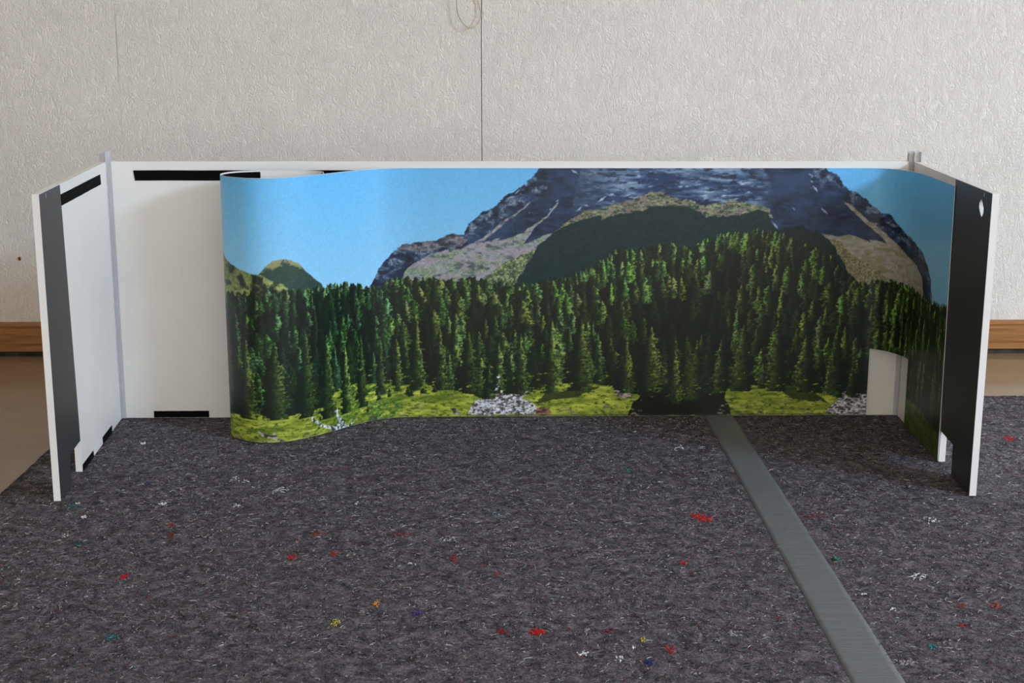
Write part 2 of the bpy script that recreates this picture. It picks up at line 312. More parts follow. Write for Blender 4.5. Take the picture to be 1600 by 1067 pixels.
    m = mask('dark_shade', 1.2); fill(m, (10, 14, 11), (20, 26, 14), fine)
    m = mask('rock_brown', .6); fill(m, (58, 40, 32), (150, 112, 90), sharp(detail, 3))
    for nm in ('rock_flat', 'rock_tri', 'rocks_left'):
        m = mask(nm, .8); fill(m, (48, 44, 46), (178, 166, 158), sharp(detail, 3.4))
    for _ in range(210):                                       # stones in the grass, along the water
        u = rng.choice([rng.uniform(690, 930), rng.uniform(925, 1010), rng.uniform(1140, 1330), rng.uniform(500, 640), rng.uniform(230, 420), rng.uniform(1140, 1400)]); z = 2+30*rng.random()**2.2
        if u < 450: z *= .5
        w_, h_ = rng.uniform(1.5, 7), rng.uniform(.8, 2.4)
        m = mask('', .5, [(u-w_, z-h_*.4), (u-w_*.5, z+h_), (u+w_*.4, z+h_*.8), (u+w_, z-h_*.5)])
        if not gm[m].all(): continue
        fill(m, (44, 46, 30), (150, 148, 126), np.full((PH, PW), rng.random(), np.float32))
    # conifers, far rows first
    tile = rng.random((700, 700)).astype(np.float32)
    soft = (tile+np.roll(tile, 1, 0)+np.roll(tile, 1, 1)+np.roll(np.roll(tile, 1, 0), 1, 1))/4
    soft2 = fbm(700, 700, 5, 3.4, 2, 400)
    soft3 = fbm(700, 700, 14, 9, 3, 420)
    def tree(cx, ytop, ybase, hw, tone, lit, side, kind=0):
        x0, x1 = int(max(0, cx-hw*1.3)), int(min(PW, cx+hw*1.3+1)); y0, y1 = int(max(0, ytop)), int(min(PH, ybase))
        if x1-x0 < 3 or y1-y0 < 4: return
        Y, X = np.mgrid[y0:y1, x0:x1].astype(np.float32)
        oy, ox = rng.integers(0, 700-(y1-y0)) if y1-y0 < 700 else 0, rng.integers(0, 700-(x1-x0))
        n = soft[oy:oy+y1-y0, ox:ox+x1-x0]; n2 = soft2[oy:oy+y1-y0, ox:ox+x1-x0]; n3 = soft3[oy:oy+y1-y0, ox:ox+x1-x0]
        t = np.clip((Y-ytop)/(ybase-ytop), 0, 1); layers = 4+int((ybase-ytop)/15)
        saw = (t*layers+.5*np.abs(X-cx)/hw+n3*.9) % 1
        shape = np.power(t, .78) if kind == 0 else np.power(1-np.power(1-t, 2.2), .62)
        w = hw*shape*(.74+.26*saw)*(1-.3*np.clip((t-.8)/.2, 0, 1))+1.0
        d = (X-cx)/w
        ins = np.abs(d)+(n3-.5)*2.1+(n-.5)*.6 < .90
        cluster = np.clip(sharp(n2, 3.2, .5), 0, 1); clump = np.clip(sharp(n3, 3.0, .48), 0, 1)
        sh_ = np.clip(.36+.62*d*side, 0, 1)*(.15+.5*cluster+.75*clump)*(1-.5*t)*(.75+.35*saw)+(n-.5)*.34*lit
        sh_ = np.clip(sh_*lit*1.25, 0, 1)[..., None]
        dark = np.array([13, 24, 15], np.float32); mid = np.array([58, 80, 36], np.float32)*tone; hi = np.array([156, 176, 92], np.float32)*tone
        c = np.where(sh_ < .5, dark+(mid-dark)*sh_*2, mid+(hi-mid)*(sh_*2-1))
        reg = img[y0:y1, x0:x1]; reg[ins] = c[ins]
    items = []
    for row, (f, cnt, hmin, hmax) in enumerate([(.0, 190, 40, 60), (.07, 150, 44, 66), (.16, 130, 48, 74), (.28, 115, 54, 84), (.42, 105, 58, 92), (.56, 92, 66, 104), (.70, 80, 70, 112), (.84, 64, 74, 122), (.97, 46, 66, 132)]):
        for k in range(cnt):
            u = (k+rng.uniform(-.45, .45))*(UB-UA)/cnt; c = int(np.clip(u*PPM, 0, PW-1))
            ty, gy = tree_y[c], grass_y[c]; h = rng.uniform(hmin, hmax)*PPM*.62
            if row == 0: top = ty+rng.uniform(-7, 9)
            else: top = ty+(gy-ty)*f-h*.42+rng.uniform(-8, 8)
            base = min(top+h, gy+rng.uniform(-2, 7)); top = base-h if row > 6 else top
            if top < ty-3: top = ty+rng.uniform(-6, 8)
            items.append((base+rng.uniform(-4, 4), c, top, base, h*rng.uniform(.20, .36), row))
    items.sort()
    for base, c, top, b, hw, row in items:
        u = c/PPM
        lit = rng.choice([.25, .55, .95, 1.25, 1.55], p=[.24, .20, .22, .20, .14])
        if 985 < u < 1130 and row > 3: lit *= .55
        tone = np.array([rng.uniform(.84, 1.02), rng.uniform(.92, 1.08), rng.uniform(.8, 1.15)], np.float32)
        if u < 560: tone *= np.array([.88, 1.0, 1.15], np.float32); lit *= .9
        tree(c, top, b, hw, tone, lit*(1.2 if row < 4 else 1.0), 1 if u < 1095 else -1, int(rng.random() < (.75 if row < 5 else .3)))
    # named foreground trees: (u, foot z, height, half width)
    for u, z, h, hw in [(896, 48, 128, 23), (1018, 46, 118, 24), (845, 44, 132, 19), (752, 44, 92, 15), (790, 42, 110, 17), (700, 46, 110, 18), (650, 50, 112, 15), (610, 50, 120, 16), (575, 50, 90, 9), (1180, 46, 120, 22),
                        (1240, 46, 128, 22), (1290, 44, 104, 20), (1142, 46, 94, 16), (1100, 30, 110, 17), (975, 44, 100, 14), (1060, 24, 96, 17), (1345, 46, 110, 18), (545, 46, 104, 10), (505, 30, 128, 12), (470, 26, 120, 15),
                        (385, 36, 150, 20), (330, 40, 132, 20), (280, 40, 140, 18), (428, 26, 132, 18)]:
        tree(u*PPM, PH-(z+h)*PPM, PH-z*PPM, hw*1.35*PPM, np.array([1, 1, .95], np.float32), rng.uniform(.85, 1.4), 1 if u < 1095 else -1)
    for u, z, h, hw in [(540, 36, 20, 5), (560, 40, 15, 5), (593, 42, 16, 6), (600, 40, 12, 8), (517, 18, 22, 4), (640, 46, 12, 5), (620, 44, 12, 7)]:
        tree(u*PPM, PH-(z+h)*PPM, PH-z*PPM, hw*PPM, np.array([.9, 1, .95], np.float32), .8, 1)
    # white water showing between the trunks, stray glints on the forest floor
    for u, z in [(752, 74), (754, 66), (752, 58), (748, 52), (756, 48)]:
        m = mask('', 1, [(u-4, z-2), (u-1, z+3), (u+4, z+1), (u+2, z-3)]); fill(m & (fine > .45), (170, 176, 186), (230, 232, 236), fine)
    for _ in range(90):
        u = rng.uniform(460, 1380); c = int(u*PPM); z = (PH-grass_y[c])/PPM+rng.uniform(-1, 26)
        w_, h_ = rng.uniform(2, 7), rng.uniform(.8, 1.8)
        m = mask('', .9, [(u-w_, z), (u, z+h_), (u+w_, z+.3), (u, z-h_)])
        fill(m & (fine > .42), (84, 108, 36), (160, 184, 64), detail)
    # still water along the lower margin of the picture
    m = (Yp > PH-5.5*PPM+(fbm(PW, PH, 30, 3, 2, 500)-.5)*5) & (Xp > 700*PPM)
    img[m] = img[m]*.62+np.array([60, 66, 50], np.float32)*.38
    img[:] = np.clip(img*(.94+.12*fine[..., None]), 0, 255)
    return img

# ---------------------------------------------------------------- the room
WY = .487                                    # face of the wall
FZ = -.0035                                  # bare floor; the felt's upper side is z = 0
bm = bmesh.new(); box(bm, -2.62, 4.3, -7.0, WY+.12, FZ-.08, FZ); tag(link('floor', bm, FLOOR), kind='structure')
bm = bmesh.new(); box(bm, -2.5, 4.3, WY+.004, WY+.12, FZ, 2.6); wall = tag(link('wall_back', bm, GAP), kind='structure')
rs = random.Random(5)
def strip_edge(x, amp, seed):
    r = random.Random(seed); return [(x+amp*(math.sin(k*.9+seed)+r.uniform(-.6, .6)), k*.06) for k in range(45)]
s1 = strip_edge(-.7475, .0004, 1); s2 = strip_edge(-.0243, .0004, 2)
def wallpaper(left, right_, loc):
    bm = bmesh.new()
    pts = [(x, FZ+z) for x, z in left]; q = [(x, FZ+z) for x, z in right_]
    plate(bm, [q+pts[::-1]], WY, WY+.0045, lambda a, t, z: Vector((a, t, z)))
    return link('wallpaper_strip', bm, WALL, wall)
le = [(-2.5, k*.06) for k in range(45)]; re_ = [(4.3, k*.06) for k in range(45)]
def gapw(p, w):                              # the joint opens and closes along its length
    return [(x+(w(z) if callable(w) else w), z) for x, z in p]
crack = lambda z: .0009 if .56 < z < .70 else .0003
wallpaper(le, s1, 0); wallpaper(gapw(s1, crack), s2, 0); wallpaper(gapw(s2, .0014), re_, 0)
bm = bmesh.new(); box(bm, -2.62, 4.3, -4.6, WY+.12, 2.6, 2.72); tag(link('unseen_ceiling', bm, BOARD), kind='structure')  # out of view, added to cut the ambient light falling on the floor
bm = bmesh.new(); box(bm, -2.62, -2.5, -4.6, WY+.12, FZ, 2.6); tag(link('unseen_wall_left', bm, SIDE), kind='structure')  # out of view, added to dim the ambient light from the left
# skirting with a small moulding
prof = [(0, .0075), (.0095, .0075), (.0105, .0085), (.0105, .019), (.0085, .0205), (.0085, .0215), (.0100, .023), (.0104, .0255), (.0104, .053), (.0088, .0555), (.0066, .0565), (.0066, .0585), (.0084, .0605), (.0080, .0655), (.006, .0685), (0, .0685)]
bm = bmesh.new(); rings = []
for x in (-2.5, 4.3): rings.append([bm.verts.new((x, WY-d, z)) for d, z in prof])
n = len(prof)
for i in range(n): bm.faces.new([rings[0][i], rings[0][(i+1) % n], rings[1][(i+1) % n], rings[1][i]])
bm.faces.new(rings[0][::-1]); bm.faces.new(rings[1]); bmesh.ops.recalc_face_normals(bm, faces=bm.faces)
tag(link('baseboard_back', bm, PINE), kind='structure')
bm = bmesh.new(); box(bm, -2.5, 4.3, WY-.003, WY, FZ, .0075); tag(link('gap_shade_1', bm, GAP), kind='structure')  # dark strip painting the shade in the gap under the skirting

# rusty nail with a stain, low on the wall at the left
t = thing('nail', 'tiny rusty nail stub with brown stain low on the white wall at far left', 'nail', (-.9707, WY, .2019))
bm = bmesh.new(); bmesh.ops.create_cone(bm, cap_ends=True, segments=10, radius1=.0012, radius2=.0016, depth=.006, matrix=Matrix.Rotation(math.pi/2, 4, 'X')); bmesh.ops.translate(bm, verts=bm.verts, vec=(0, -.002, .001)); link('shank', bm, RUST, t)
bm = bmesh.new(); c = bm.verts.new((0, -.0004, 0)); rr = random.Random(3)
ring = [bm.verts.new(((.0022+.0018*rr.random())*math.cos(a), -.0003, (.003+.003*rr.random())*math.sin(a)-.001)) for a in [k*math.tau/14 for k in range(14)]]
for i in range(14): bm.faces.new([c, ring[i], ring[(i+1) % 14]])
link('rust_stain', bm, RUST, t)

# loop of wire hanging on the wall at the top
def tube(bm, P, r, n=8, closed=False):
    P = [Vector(p) for p in P]; rings = []; prev = Vector((0, 1, 0))
    for i, p in enumerate(P):
        tg = (P[min(i+1, len(P)-1)]-P[max(i-1, 0)]).normalized(); a = prev-tg*prev.dot(tg)
        if a.length < 1e-5: a = tg.orthogonal()
        a.normalize(); prev = a; b = tg.cross(a)
        rings.append([bm.verts.new(p+(a*math.cos(k*math.tau/n)+b*math.sin(k*math.tau/n))*r) for k in range(n)])
    for A, B in zip(rings, rings[1:]):
        for k in range(n): bm.faces.new([A[k], A[(k+1) % n], B[(k+1) % n], B[k]])
    bm.faces.new(rings[0][::-1]); bm.faces.new(rings[-1])
def smooth_path(P, n=12):
    P = [Vector(p) for p in P]; P = [2*P[0]-P[1]]+P+[2*P[-1]-P[-2]]; out = []
    for i in range(1, len(P)-2):
        a, b, c, d = P[i-1:i+3]
        for k in range(n):
            t = k/n; out.append(.5*((2*b)+(c-a)*t+(2*a-5*b+4*c-d)*t*t+(3*b-a-3*c+d)*t**3))
    return out+[P[-2]]
WH = thing('wire_loop', 'thin beige wire loop hanging on the wall beside the dark seam', 'wire', (-.0243, WY, .78))
loop = [(-.010, -.004, .060), (-.026, -.010, .035), (-.044, -.014, -.01), (-.048, -.015, -.045), (-.0476, -.015, -.075), (-.044, -.016, -.092), (-.037, -.017, -.104), (-.028, -.017, -.1125), (-.019, -.016, -.1145), (-.010, -.014, -.110), (-.003, -.012, -.099), (-.001, -.009, -.088), (-.004, -.007, -.07), (-.009, -.006, -.055), (-.012, -.006, -.03), (-.008, -.005, .01), (0, -.004, .045), (.002, -.003, .062)]
bm = bmesh.new(); tube(bm, smooth_path(loop), .0013); link('strand', bm, WIRE, WH, True)
bm = bmesh.new(); bmesh.ops.create_cone(bm, cap_ends=True, segments=12, radius1=.0025, radius2=.0025, depth=.016, matrix=Matrix.Rotation(math.pi/2, 4, 'X')); bmesh.ops.translate(bm, verts=bm.verts, vec=(-.003, -.008, .060)); link('hook', bm, RUST, WH)

# ---------------------------------------------------------------- felt mats
SEAM = .395
def felt(name, xs, ys, edge, mat, label):
    """edge: which side is the ragged free one"""
    nx, ny = 90, 140; x0, x1 = xs; y0, y1 = ys; bm = bmesh.new(); r = random.Random(name+label); V = []
    wob = [r.uniform(-.0012, .0012) for _ in range(ny+1)]; wob2 = [r.uniform(-.0012, .0012) for _ in range(nx+1)]
    for j in range(ny+1):
        row = []
        for i in range(nx+1):
            x = x0+(x1-x0)*i/nx; y = y0+(y1-y0)*(j/ny)
            if i == 0 and edge == 'left': x += wob[j]+(y+.2)*.035
            if j == ny: y += wob2[i]+(x-.95)*.03*(edge == 'right')
            row.append(bm.verts.new((x, y, r.uniform(-.0004, 0))))
        V.append(row)
    for j in range(ny):
        for i in range(nx): bm.faces.new([V[j][i], V[j][i+1], V[j+1][i+1], V[j+1][i]])
    rim = [V[0][i] for i in range(nx+1)]+[V[j][nx] for j in range(1, ny+1)]+[V[ny][i] for i in range(nx-1, -1, -1)]+[V[j][0] for j in range(ny-1, 0, -1)]
    low = [bm.verts.new((v.co.x, v.co.y, FZ)) for v in rim]
    for i in range(len(rim)): bm.faces.new([rim[i], low[i], low[(i+1) % len(rim)], rim[(i+1) % len(rim)]])
    bm.faces.new(low[::-1]); return tag(link('felt_mat', bm, mat, None, True), label, 'mat', 'grey felt lengths under the display')
felt_a = felt('a', (-.733, SEAM-.001), (-2.3, .131), 'left', FELT_A, 'broad dark grey felt mat left of the tape, ending on bare tan floor')
felt_b = felt('b', (SEAM+.001, 1.50), (-2.3, .131), 'right', FELT_B, 'dark grey recycled felt mat right of the grey tape, under the right board')

# loose fibres on the felt: short curled threads, far too many to count
def fibres(parent, xr, count, seed, tufts):
    g = np.random.default_rng(seed); SEG = 3
    n0 = count
    x = g.uniform(xr[0], xr[1], n0); y = -1.16+1.285*np.power(g.random(n0), .85)
    pal = np.array([lin(c) for c in ((214, 212, 210), (170, 168, 170), (128, 124, 128), (24, 21, 24), (46, 40, 44), (150, 52, 44), (84, 50, 46), (62, 92, 100), (150, 136, 110), (92, 70, 66), (200, 180, 170))])
    pr = np.array([.045, .13, .24, .20, .20, .012, .055, .03, .02, .05, .018]); pr /= pr.sum()
    col = pal[g.choice(len(pal), n0, p=pr)]
    ln = g.gamma(2.0, .0022, n0)+.0012; wd = g.uniform(.00022, .00055, n0); curl = g.normal(0, 2.4, n0); lift = g.uniform(.0002, .0010, n0)
    for tx, ty, sx, sy, c, k, L in tufts:                       # coloured tufts of shredded cloth
        x = np.r_[x, g.normal(tx, sx/2, k)]; y = np.r_[y, g.normal(ty, sy/2, k)]; col = np.vstack([col, np.array(lin(c))*g.uniform(.75, 1.15, (k, 1))])
        ln = np.r_[ln, g.uniform(.5, 1, k)*L]; wd = np.r_[wd, g.uniform(.0005, .0012, k)]; curl = np.r_[curl, g.normal(0, 1.5, k)]; lift = np.r_[lift, g.uniform(.0008, .0016, k)]
    ok = x > -.725+(y+.2)*.035; x, y, col, ln, wd, curl, lift = (q[ok] for q in (x, y, col, ln, wd, curl, lift))
    N = len(x); a0 = g.uniform(0, math.tau, N); s = np.linspace(0, 1, SEG+1)
    ang = a0[:, None]+curl[:, None]*s[None, :]+np.sin(s[None, :]*9+a0[:, None])*.5
    dx = np.cos(ang)*ln[:, None]/SEG; dy = np.sin(ang)*ln[:, None]/SEG
    X = x[:, None]+np.cumsum(dx, 1); Y = y[:, None]+np.cumsum(dy, 1); Zc = .0001+lift[:, None]*np.sin(np.pi*s)[None, :]
    nx, ny = -np.sin(ang), np.cos(ang); w = wd[:, None]*(.35+.65*np.sin(np.pi*s))[None, :]
    L_ = np.stack([X+nx*w, Y+ny*w, Zc], -1); R_ = np.stack([X-nx*w, Y-ny*w, Zc], -1); T_ = np.stack([X, Y, Zc+w*.9], -1)
    V = np.stack([L_, T_, R_], 2).reshape(-1, 3)               # per fibre (SEG+1)*3 points: a low ridge
    base = (np.arange(N)*(SEG+1)*3)[:, None, None]; k = (np.arange(SEG)*3)[None, :, None]
    q1 = np.array([0, 3, 4, 1])[None, None, :]+k+base; q2 = np.array([1, 4, 5, 2])[None, None, :]+k+base
    F = np.concatenate([q1.reshape(-1, 4), q2.reshape(-1, 4)])
    me = bpy.data.meshes.new('loose_fibres'); me.vertices.add(len(V)); me.vertices.foreach_set('co', V.astype(np.float32).ravel())
    me.loops.add(F.size); me.loops.foreach_set('vertex_index', F.astype(np.int32).ravel()); me.polygons.add(len(F)); me.polygons.foreach_set('loop_start', np.arange(0, F.size, 4, dtype=np.int32)); me.update(calc_edges=True)
    ca = me.color_attributes.new('fibre_colour', 'FLOAT_COLOR', 'POINT'); cc = np.ones((len(V), 4), np.float32); cc[:, :3] = np.repeat(col, (SEG+1)*3, axis=0); ca.data.foreach_set('color', cc.ravel())
    me.materials.append(FIBRE); o = bpy.data.objects.new('loose_fibres', me); COL.objects.link(o); o.parent = parent; o['kind'] = 'stuff'; return o
# (x, y, spread x, spread y, colour, threads, length)
TUFTS_A = [(0.283, -0.5164, 0.013, 0.0117, (205, 30, 22), 34, 0.007), (0.2928, -0.5297, 0.007, 0.0057, (210, 40, 30), 12, 0.007), (0.0378, -0.9004, 0.0065, 0.0068, (200, 16, 18), 30, 0.006), (-0.0029, -0.898, 0.0057, 0.0049, (150, 40, 36), 18, 0.006), (-0.2764, -0.664, 0.0055, 0.0063, (190, 30, 30), 18, 0.005), (-0.4792, -0.724, 0.0031, 0.0094, (200, 14, 30), 18, 0.005), (0.2359, -0.6925, 0.0041, 0.0061, (190, 26, 36), 16, 0.004), (-0.2196, -0.6535, 0.0065, 0.0063, (150, 50, 44), 14, 0.006), (-0.2525, -0.5769, 0.0097, 0.0083, (150, 66, 48), 14, 0.008), (-0.1338, -0.5837, 0.0067, 0.0081, (140, 48, 42), 14, 0.006), (-0.0623, -0.6697, 0.0055, 0.01, (150, 50, 48), 18, 0.006), (-0.5648, -0.6058, 0.0113, 0.0133, (58, 96, 110), 14, 0.008), (-0.6121, -0.4564, 0.0071, 0.0061, (60, 110, 120), 10, 0.007), (0.1992, -0.3057, 0.0077, 0.0106, (60, 120, 130), 12, 0.006), (-0.2209, -0.4898, 0.008, 0.012, (90, 120, 132), 10, 0.007), (-0.0104, -0.5012, 0.008, 0.0089, (76, 104, 120), 8, 0.008), (-0.2102, -0.4544, 0.002, 0.0046, (220, 220, 220), 4, 0.004), (-0.4496, -0.9095, 0.0064, 0.0077, (50, 110, 116), 16, 0.007), (0.1582, -0.9829, 0.0042, 0.0071, (40, 52, 120), 20, 0.004), (-0.1051, -0.8455, 0.0059, 0.0041, (88, 60, 150), 20, 0.005), (-0.1544, -0.8162, 0.0034, 0.0075, (200, 140, 50), 22, 0.004), (-0.1994, -0.8696, 0.0041, 0.008, (190, 176, 70), 16, 0.005), (0.1575, -0.925, 0.002, 0.0057, (190, 180, 50), 8, 0.004), (0.1871, -0.9508, 0.0064, 0.0092, (160, 44, 44), 18, 0.006), (0.0855, -0.9606, 0.0039, 0.0054, (218, 216, 212), 18, 0.004), (0.126, -0.9711, 0.0047, 0.0072, (208, 206, 202), 12, 0.005), (-0.5852, -0.1515, 0.0052, 0.006, (222, 222, 220), 16, 0.004), (-0.489, -0.45, 0.0041, 0.0046, (222, 222, 220), 14, 0.004), (-0.5899, -0.5052, 0.0035, 0.0043, (220, 220, 218), 12, 0.004), (-0.6125, -0.4481, 0.0041, 0.0046, (206, 206, 204), 9, 0.004), (0.297, -0.1895, 0.0093, 0.0097, (210, 210, 206), 9, 0.006), (-0.3809, -0.46, 0.0051, 0.0092, (196, 196, 200), 10, 0.006), (-0.3276, -0.3955, 0.0094, 0.0147, (176, 176, 182), 34, 0.008), (0.1444, -0.9451, 0.0016, 0.0037, (226, 226, 224), 6, 0.003), (0.2774, -0.3353, 0.0098, 0.0173, (96, 44, 44), 16, 0.007), (-0.533, -0.3567, 0.0064, 0.0169, (70, 60, 110), 14, 0.005), (-0.4614, -0.5384, 0.0069, 0.0071, (140, 56, 50), 16, 0.006), (-0.4499, -0.5811, 0.0068, 0.0068, (120, 50, 44), 14, 0.006), (-0.5938, -0.5788, 0.0024, 0.0082, (180, 176, 168), 10, 0.004), (-0.3872, -0.3498, 0.0075, 0.0068, (190, 190, 190), 8, 0.006), (-0.4034, -0.3342, 0.0038, 0.0086, (180, 180, 180), 6, 0.005), (-0.0722, -0.6018, 0.0124, 0.008, (170, 170, 172), 18, 0.009), (-0.1161, -0.6867, 0.0037, 0.0074, (206, 206, 202), 4, 0.008), (-0.0043, -0.7234, 0.0054, 0.0059, (150, 66, 60), 8, 0.006), (0.1196, -0.8983, 0.0057, 0.0039, (120, 50, 60), 10, 0.006), (0.2629, -0.9095, 0.0057, 0.0097, (150, 150, 154), 22, 0.007)]
TUFTS_B = [(0.8611, -0.1436, 0.0083, 0.0102, (200, 20, 30), 26, 0.006), (0.4408, -0.6825, 0.0037, 0.0075, (50, 140, 120), 14, 0.004), (0.4832, -0.9476, 0.0032, 0.0056, (40, 140, 140), 14, 0.004), (0.5951, -0.8327, 0.006, 0.0106, (160, 80, 66), 20, 0.006), (0.5547, -0.832, 0.0034, 0.0106, (130, 60, 54), 14, 0.006), (0.5362, -0.893, 0.0041, 0.0079, (140, 40, 44), 14, 0.005), (0.6087, -0.5348, 0.01, 0.0145, (206, 206, 204), 16, 0.007), (0.5283, -0.7428, 0.009, 0.0046, (214, 216, 214), 9, 0.012), (0.4409, -0.9878, 0.0086, 0.0089, (150, 146, 148), 26, 0.008), (0.4431, -0.7969, 0.0035, 0.0055, (210, 210, 206), 8, 0.004), (0.4672, -0.8439, 0.003, 0.0052, (200, 200, 196), 8, 0.004), (0.4453, -0.5137, 0.0301, 0.0118, (120, 54, 50), 16, 0.008)]
fibres(felt_a, (-.80, SEAM-.03), 44000, 21, TUFTS_A)
fibres(felt_b, (SEAM+.035, 1.12), 25000, 22, TUFTS_B)

# tape over the joint of the two mats
bm = bmesh.new(); rr = random.Random(8); NL = 90; rows = []
for k in range(NL+1):
    y = -2.28+(2.28+.120)*k/NL; wl = .3690; wr = .4195+max(0, -y)*.0072
    rows.append([bm.verts.new((wl+(wr-wl)*j/8+(rr.uniform(-.0004, .0004) if j in (0, 8) else 0), y, .0004+(.00025*math.sin(k*1.7+j)+rr.uniform(-.0002, .0002) if 0 < j < 8 else -.0002))) for j in range(9)])
for A, B in zip(rows, rows[1:]):
    for j in range(8): bm.faces.new([A[j], A[j+1], B[j+1], B[j]])
tp = tag(link('cloth_tape', bm, TAPE, None, True), 'long strip of grey cloth tape running away across the felt to the display', 'tape')
md = tp.modifiers.new('thickness', 'SOLIDIFY'); md.thickness = .0003; md.offset = -1

# ---------------------------------------------------------------- the display stand: three boards and two corner profiles
ZB = .0008; HB = .4500; TH = .0100
XL, XR = -.6569, .7120; FL, FR = Vector((-.6406, -.4369)), Vector((.6961, -.4345))
stand = thing('display_stand', 'white three-sided board display standing on grey felt before the wall, wings folded forward', 'display stand', (0, 0, ZB))
bm = bmesh.new(); box(bm, XL, XR, 0, TH, 0, HB-ZB); bevel(bm, .0006, 1); back = link('back_panel', bm, BOARD, stand)
tag(back, 'long white back board')
def strip_on(parent, f, quad, name='velcro_strip', t=.0012, mat=VELCRO, steps=24, seed=0):
    """thin strip on a face; quad = (a0, z0), (a1, z0b), (a1b, z1b), (a0b, z1)"""
    bm = bmesh.new(); r = random.Random(seed+7); (a, b, c, d) = quad; top = []; bot = []
    for k in range(steps+1):
        s = k/steps; j = r.uniform(-.0002, .0002)
        bot.append((a[0]+(b[0]-a[0])*s, a[1]+(b[1]-a[1])*s+j)); top.append((d[0]+(c[0]-d[0])*s, d[1]+(c[1]-d[1])*s+j))
    plate(bm, [bot+top[::-1]], 0, t, lambda A, T, Z: f(A, T, Z-ZB)); return link(name, bm, mat, parent)
fb = lambda a, t, z: Vector((a, -t, z))
strip_on(back, fb, ((-.6104, .4181), (.690, .4181), (.690, .4352), (-.6125, .4352)), seed=1)
strip_on(back, fb, ((-.6003, .0020), (-.5041, .0020), (-.5041, .0136), (-.6003, .0136)), seed=2)
strip_on(back, fb, ((-.30, .0020), (-.20, .0020), (-.20, .0136), (-.30, .0136)), seed=3)
def wing(F, X0, side):
    """side -1 left, +1 right; local axes: s from the free front edge backwards, t out of the inner face towards the middle"""
    O = Vector((F.x, F.y, 0)); D = Vector((X0-F.x, -F.y, 0)); L = D.length; D.normalize(); N = Vector((-side, 0, 0)); N = (N-D*N.dot(D)).normalized()
    f = lambda s, t, z: O+D*s+N*t+Vector((0, 0, z)); return f, L
def lens(cs, cz, pts): return [(cs+a, cz+b) for a, b in pts]
eye = [(.0, .0122), (-.0065, .0055), (-.0105, .0010), (-.0110, -.0052), (-.0060, -.0118), (-.0015, -.0120), (.0060, -.0060), (.0115, .0005), (.0105, .0068), (.0050, .0108)]
def slit(s, z): return [(s-.0016, z-.0028), (s+.0016, z-.0028), (s+.0016, z+.0028), (s-.0016, z+.0028)]
def make_wing(F, X0, side, leg, apex, leg_top, label, holes):
    f, L = wing(F, X0, side); top = HB-ZB
    outline = [(0, 0), (leg-.002, 0), (leg, leg_top), (apex, .0515), (apex, 0), (L-.0005, 0), (L-.0005, top), (0, top)]
    bm = bmesh.new(); plate(bm, [outline]+[[(a, z-ZB) for a, z in h][::-1] for h in holes], 0, -TH, f)
    w = link('side_panel', bm, BOARD, stand); tag(w, label); return w, f, L
wl, fl, LL = make_wing(FL, XL, -1, .068, .137, .0500, 'left white wing board with grey looking film along its edge', [slit(.037, .4435)])
wr, fr, LR = make_wing(FR, XR, 1, .097, .165, .0500, 'right white wing board with black film and an eye-shaped hole', [slit(.037, .4435), lens(.0455, .4232, eye)])
def film(w, f, leg, apex, s_top, holes, seed):
    r = random.Random(seed); j = lambda: r.uniform(-.0004, .0004)
    pts = [(.0004+j()*.6, .0012+(HB-.0020)*k/60) for k in range(61)][::-1]
    out = pts+[(leg-.002, .0012), (leg, .0503), (apex-.001, .0518)]+[(apex+(s_top-apex)*k/12+j()*.5, .0518+(HB-.0008-.0518)*k/12) for k in range(1, 13)]
    bm = bmesh.new(); plate(bm, [[(a, z-ZB) for a, z in out]]+[[(a, z-ZB) for a, z in h][::-1] for h in holes], 0, .00035, f)
    return link('black_film', bm, FILM, w)
def grow(h, k):
    cx = sum(a for a, _ in h)/len(h); cz = sum(b for _, b in h)/len(h); return [(cx+(a-cx)*k, cz+(b-cz)*k) for a, b in h]
film(wl, fl, .068, .1365, .1172, [grow(slit(.037, .4435), 1.05)], 1)
film(wr, fr, .097, .1655, .1812, [grow(slit(.037, .4435), 1.05), grow(lens(.0455, .4232, eye), 1.03)], 2)
wf = lambda f: (lambda a, t, z: f(a, t, z))
strip_on(wl, wf(fl), ((.1200, .4181), (.3835, .4181), (.3810, .4345), (.1180, .4345)), t=.0011, seed=4)
strip_on(wl, wf(fl), ((.2836, .0010), (.3500, .0010), (.3527, .0122), (.2832, .0122)), seed=5, steps=6)
strip_on(wl, wf(fl), ((.1390, .0012), (.2130, .0010), (.2118, .0112), (.1405, .0112)), seed=6, steps=6)
strip_on(wr, wf(fr), ((.2000, .4181), (.4000, .4181), (.4000, .4345), (.2000, .4345)), t=.0008, seed=7)
# corner profiles: two U channels around a hollow square core
def profile(X, side):
    t = .0010; L = .008; top = .4665-ZB; c = TH+.0012
    g = lambda x, y, z: Vector((X+side*x, y, z))          # x outwards from the inner corner
    for nm in ('corner_profile',):
        bm = bmesh.new()
        for (x0, x1, y0, y1) in ((-L, 0, -t, 0), (-L, 0, TH, TH+t), (0, t, 0, c), (c-t, c, 0, c), (0, c, TH, TH+t), (0, c, -t*.2, t*.8), (TH+.0002, TH+t+.0002, -L, 0), (-t, 0, -L, -t)):
            box(bm, x0, x1, y0, y1, 0, top, g)
        bmesh.ops.recalc_face_normals(bm, faces=bm.faces); o = link(nm, bm, CLEAR, stand); tag(o, 'clear plastic corner profile standing a little above the boards')
profile(XL, -1); profile(XR, 1)

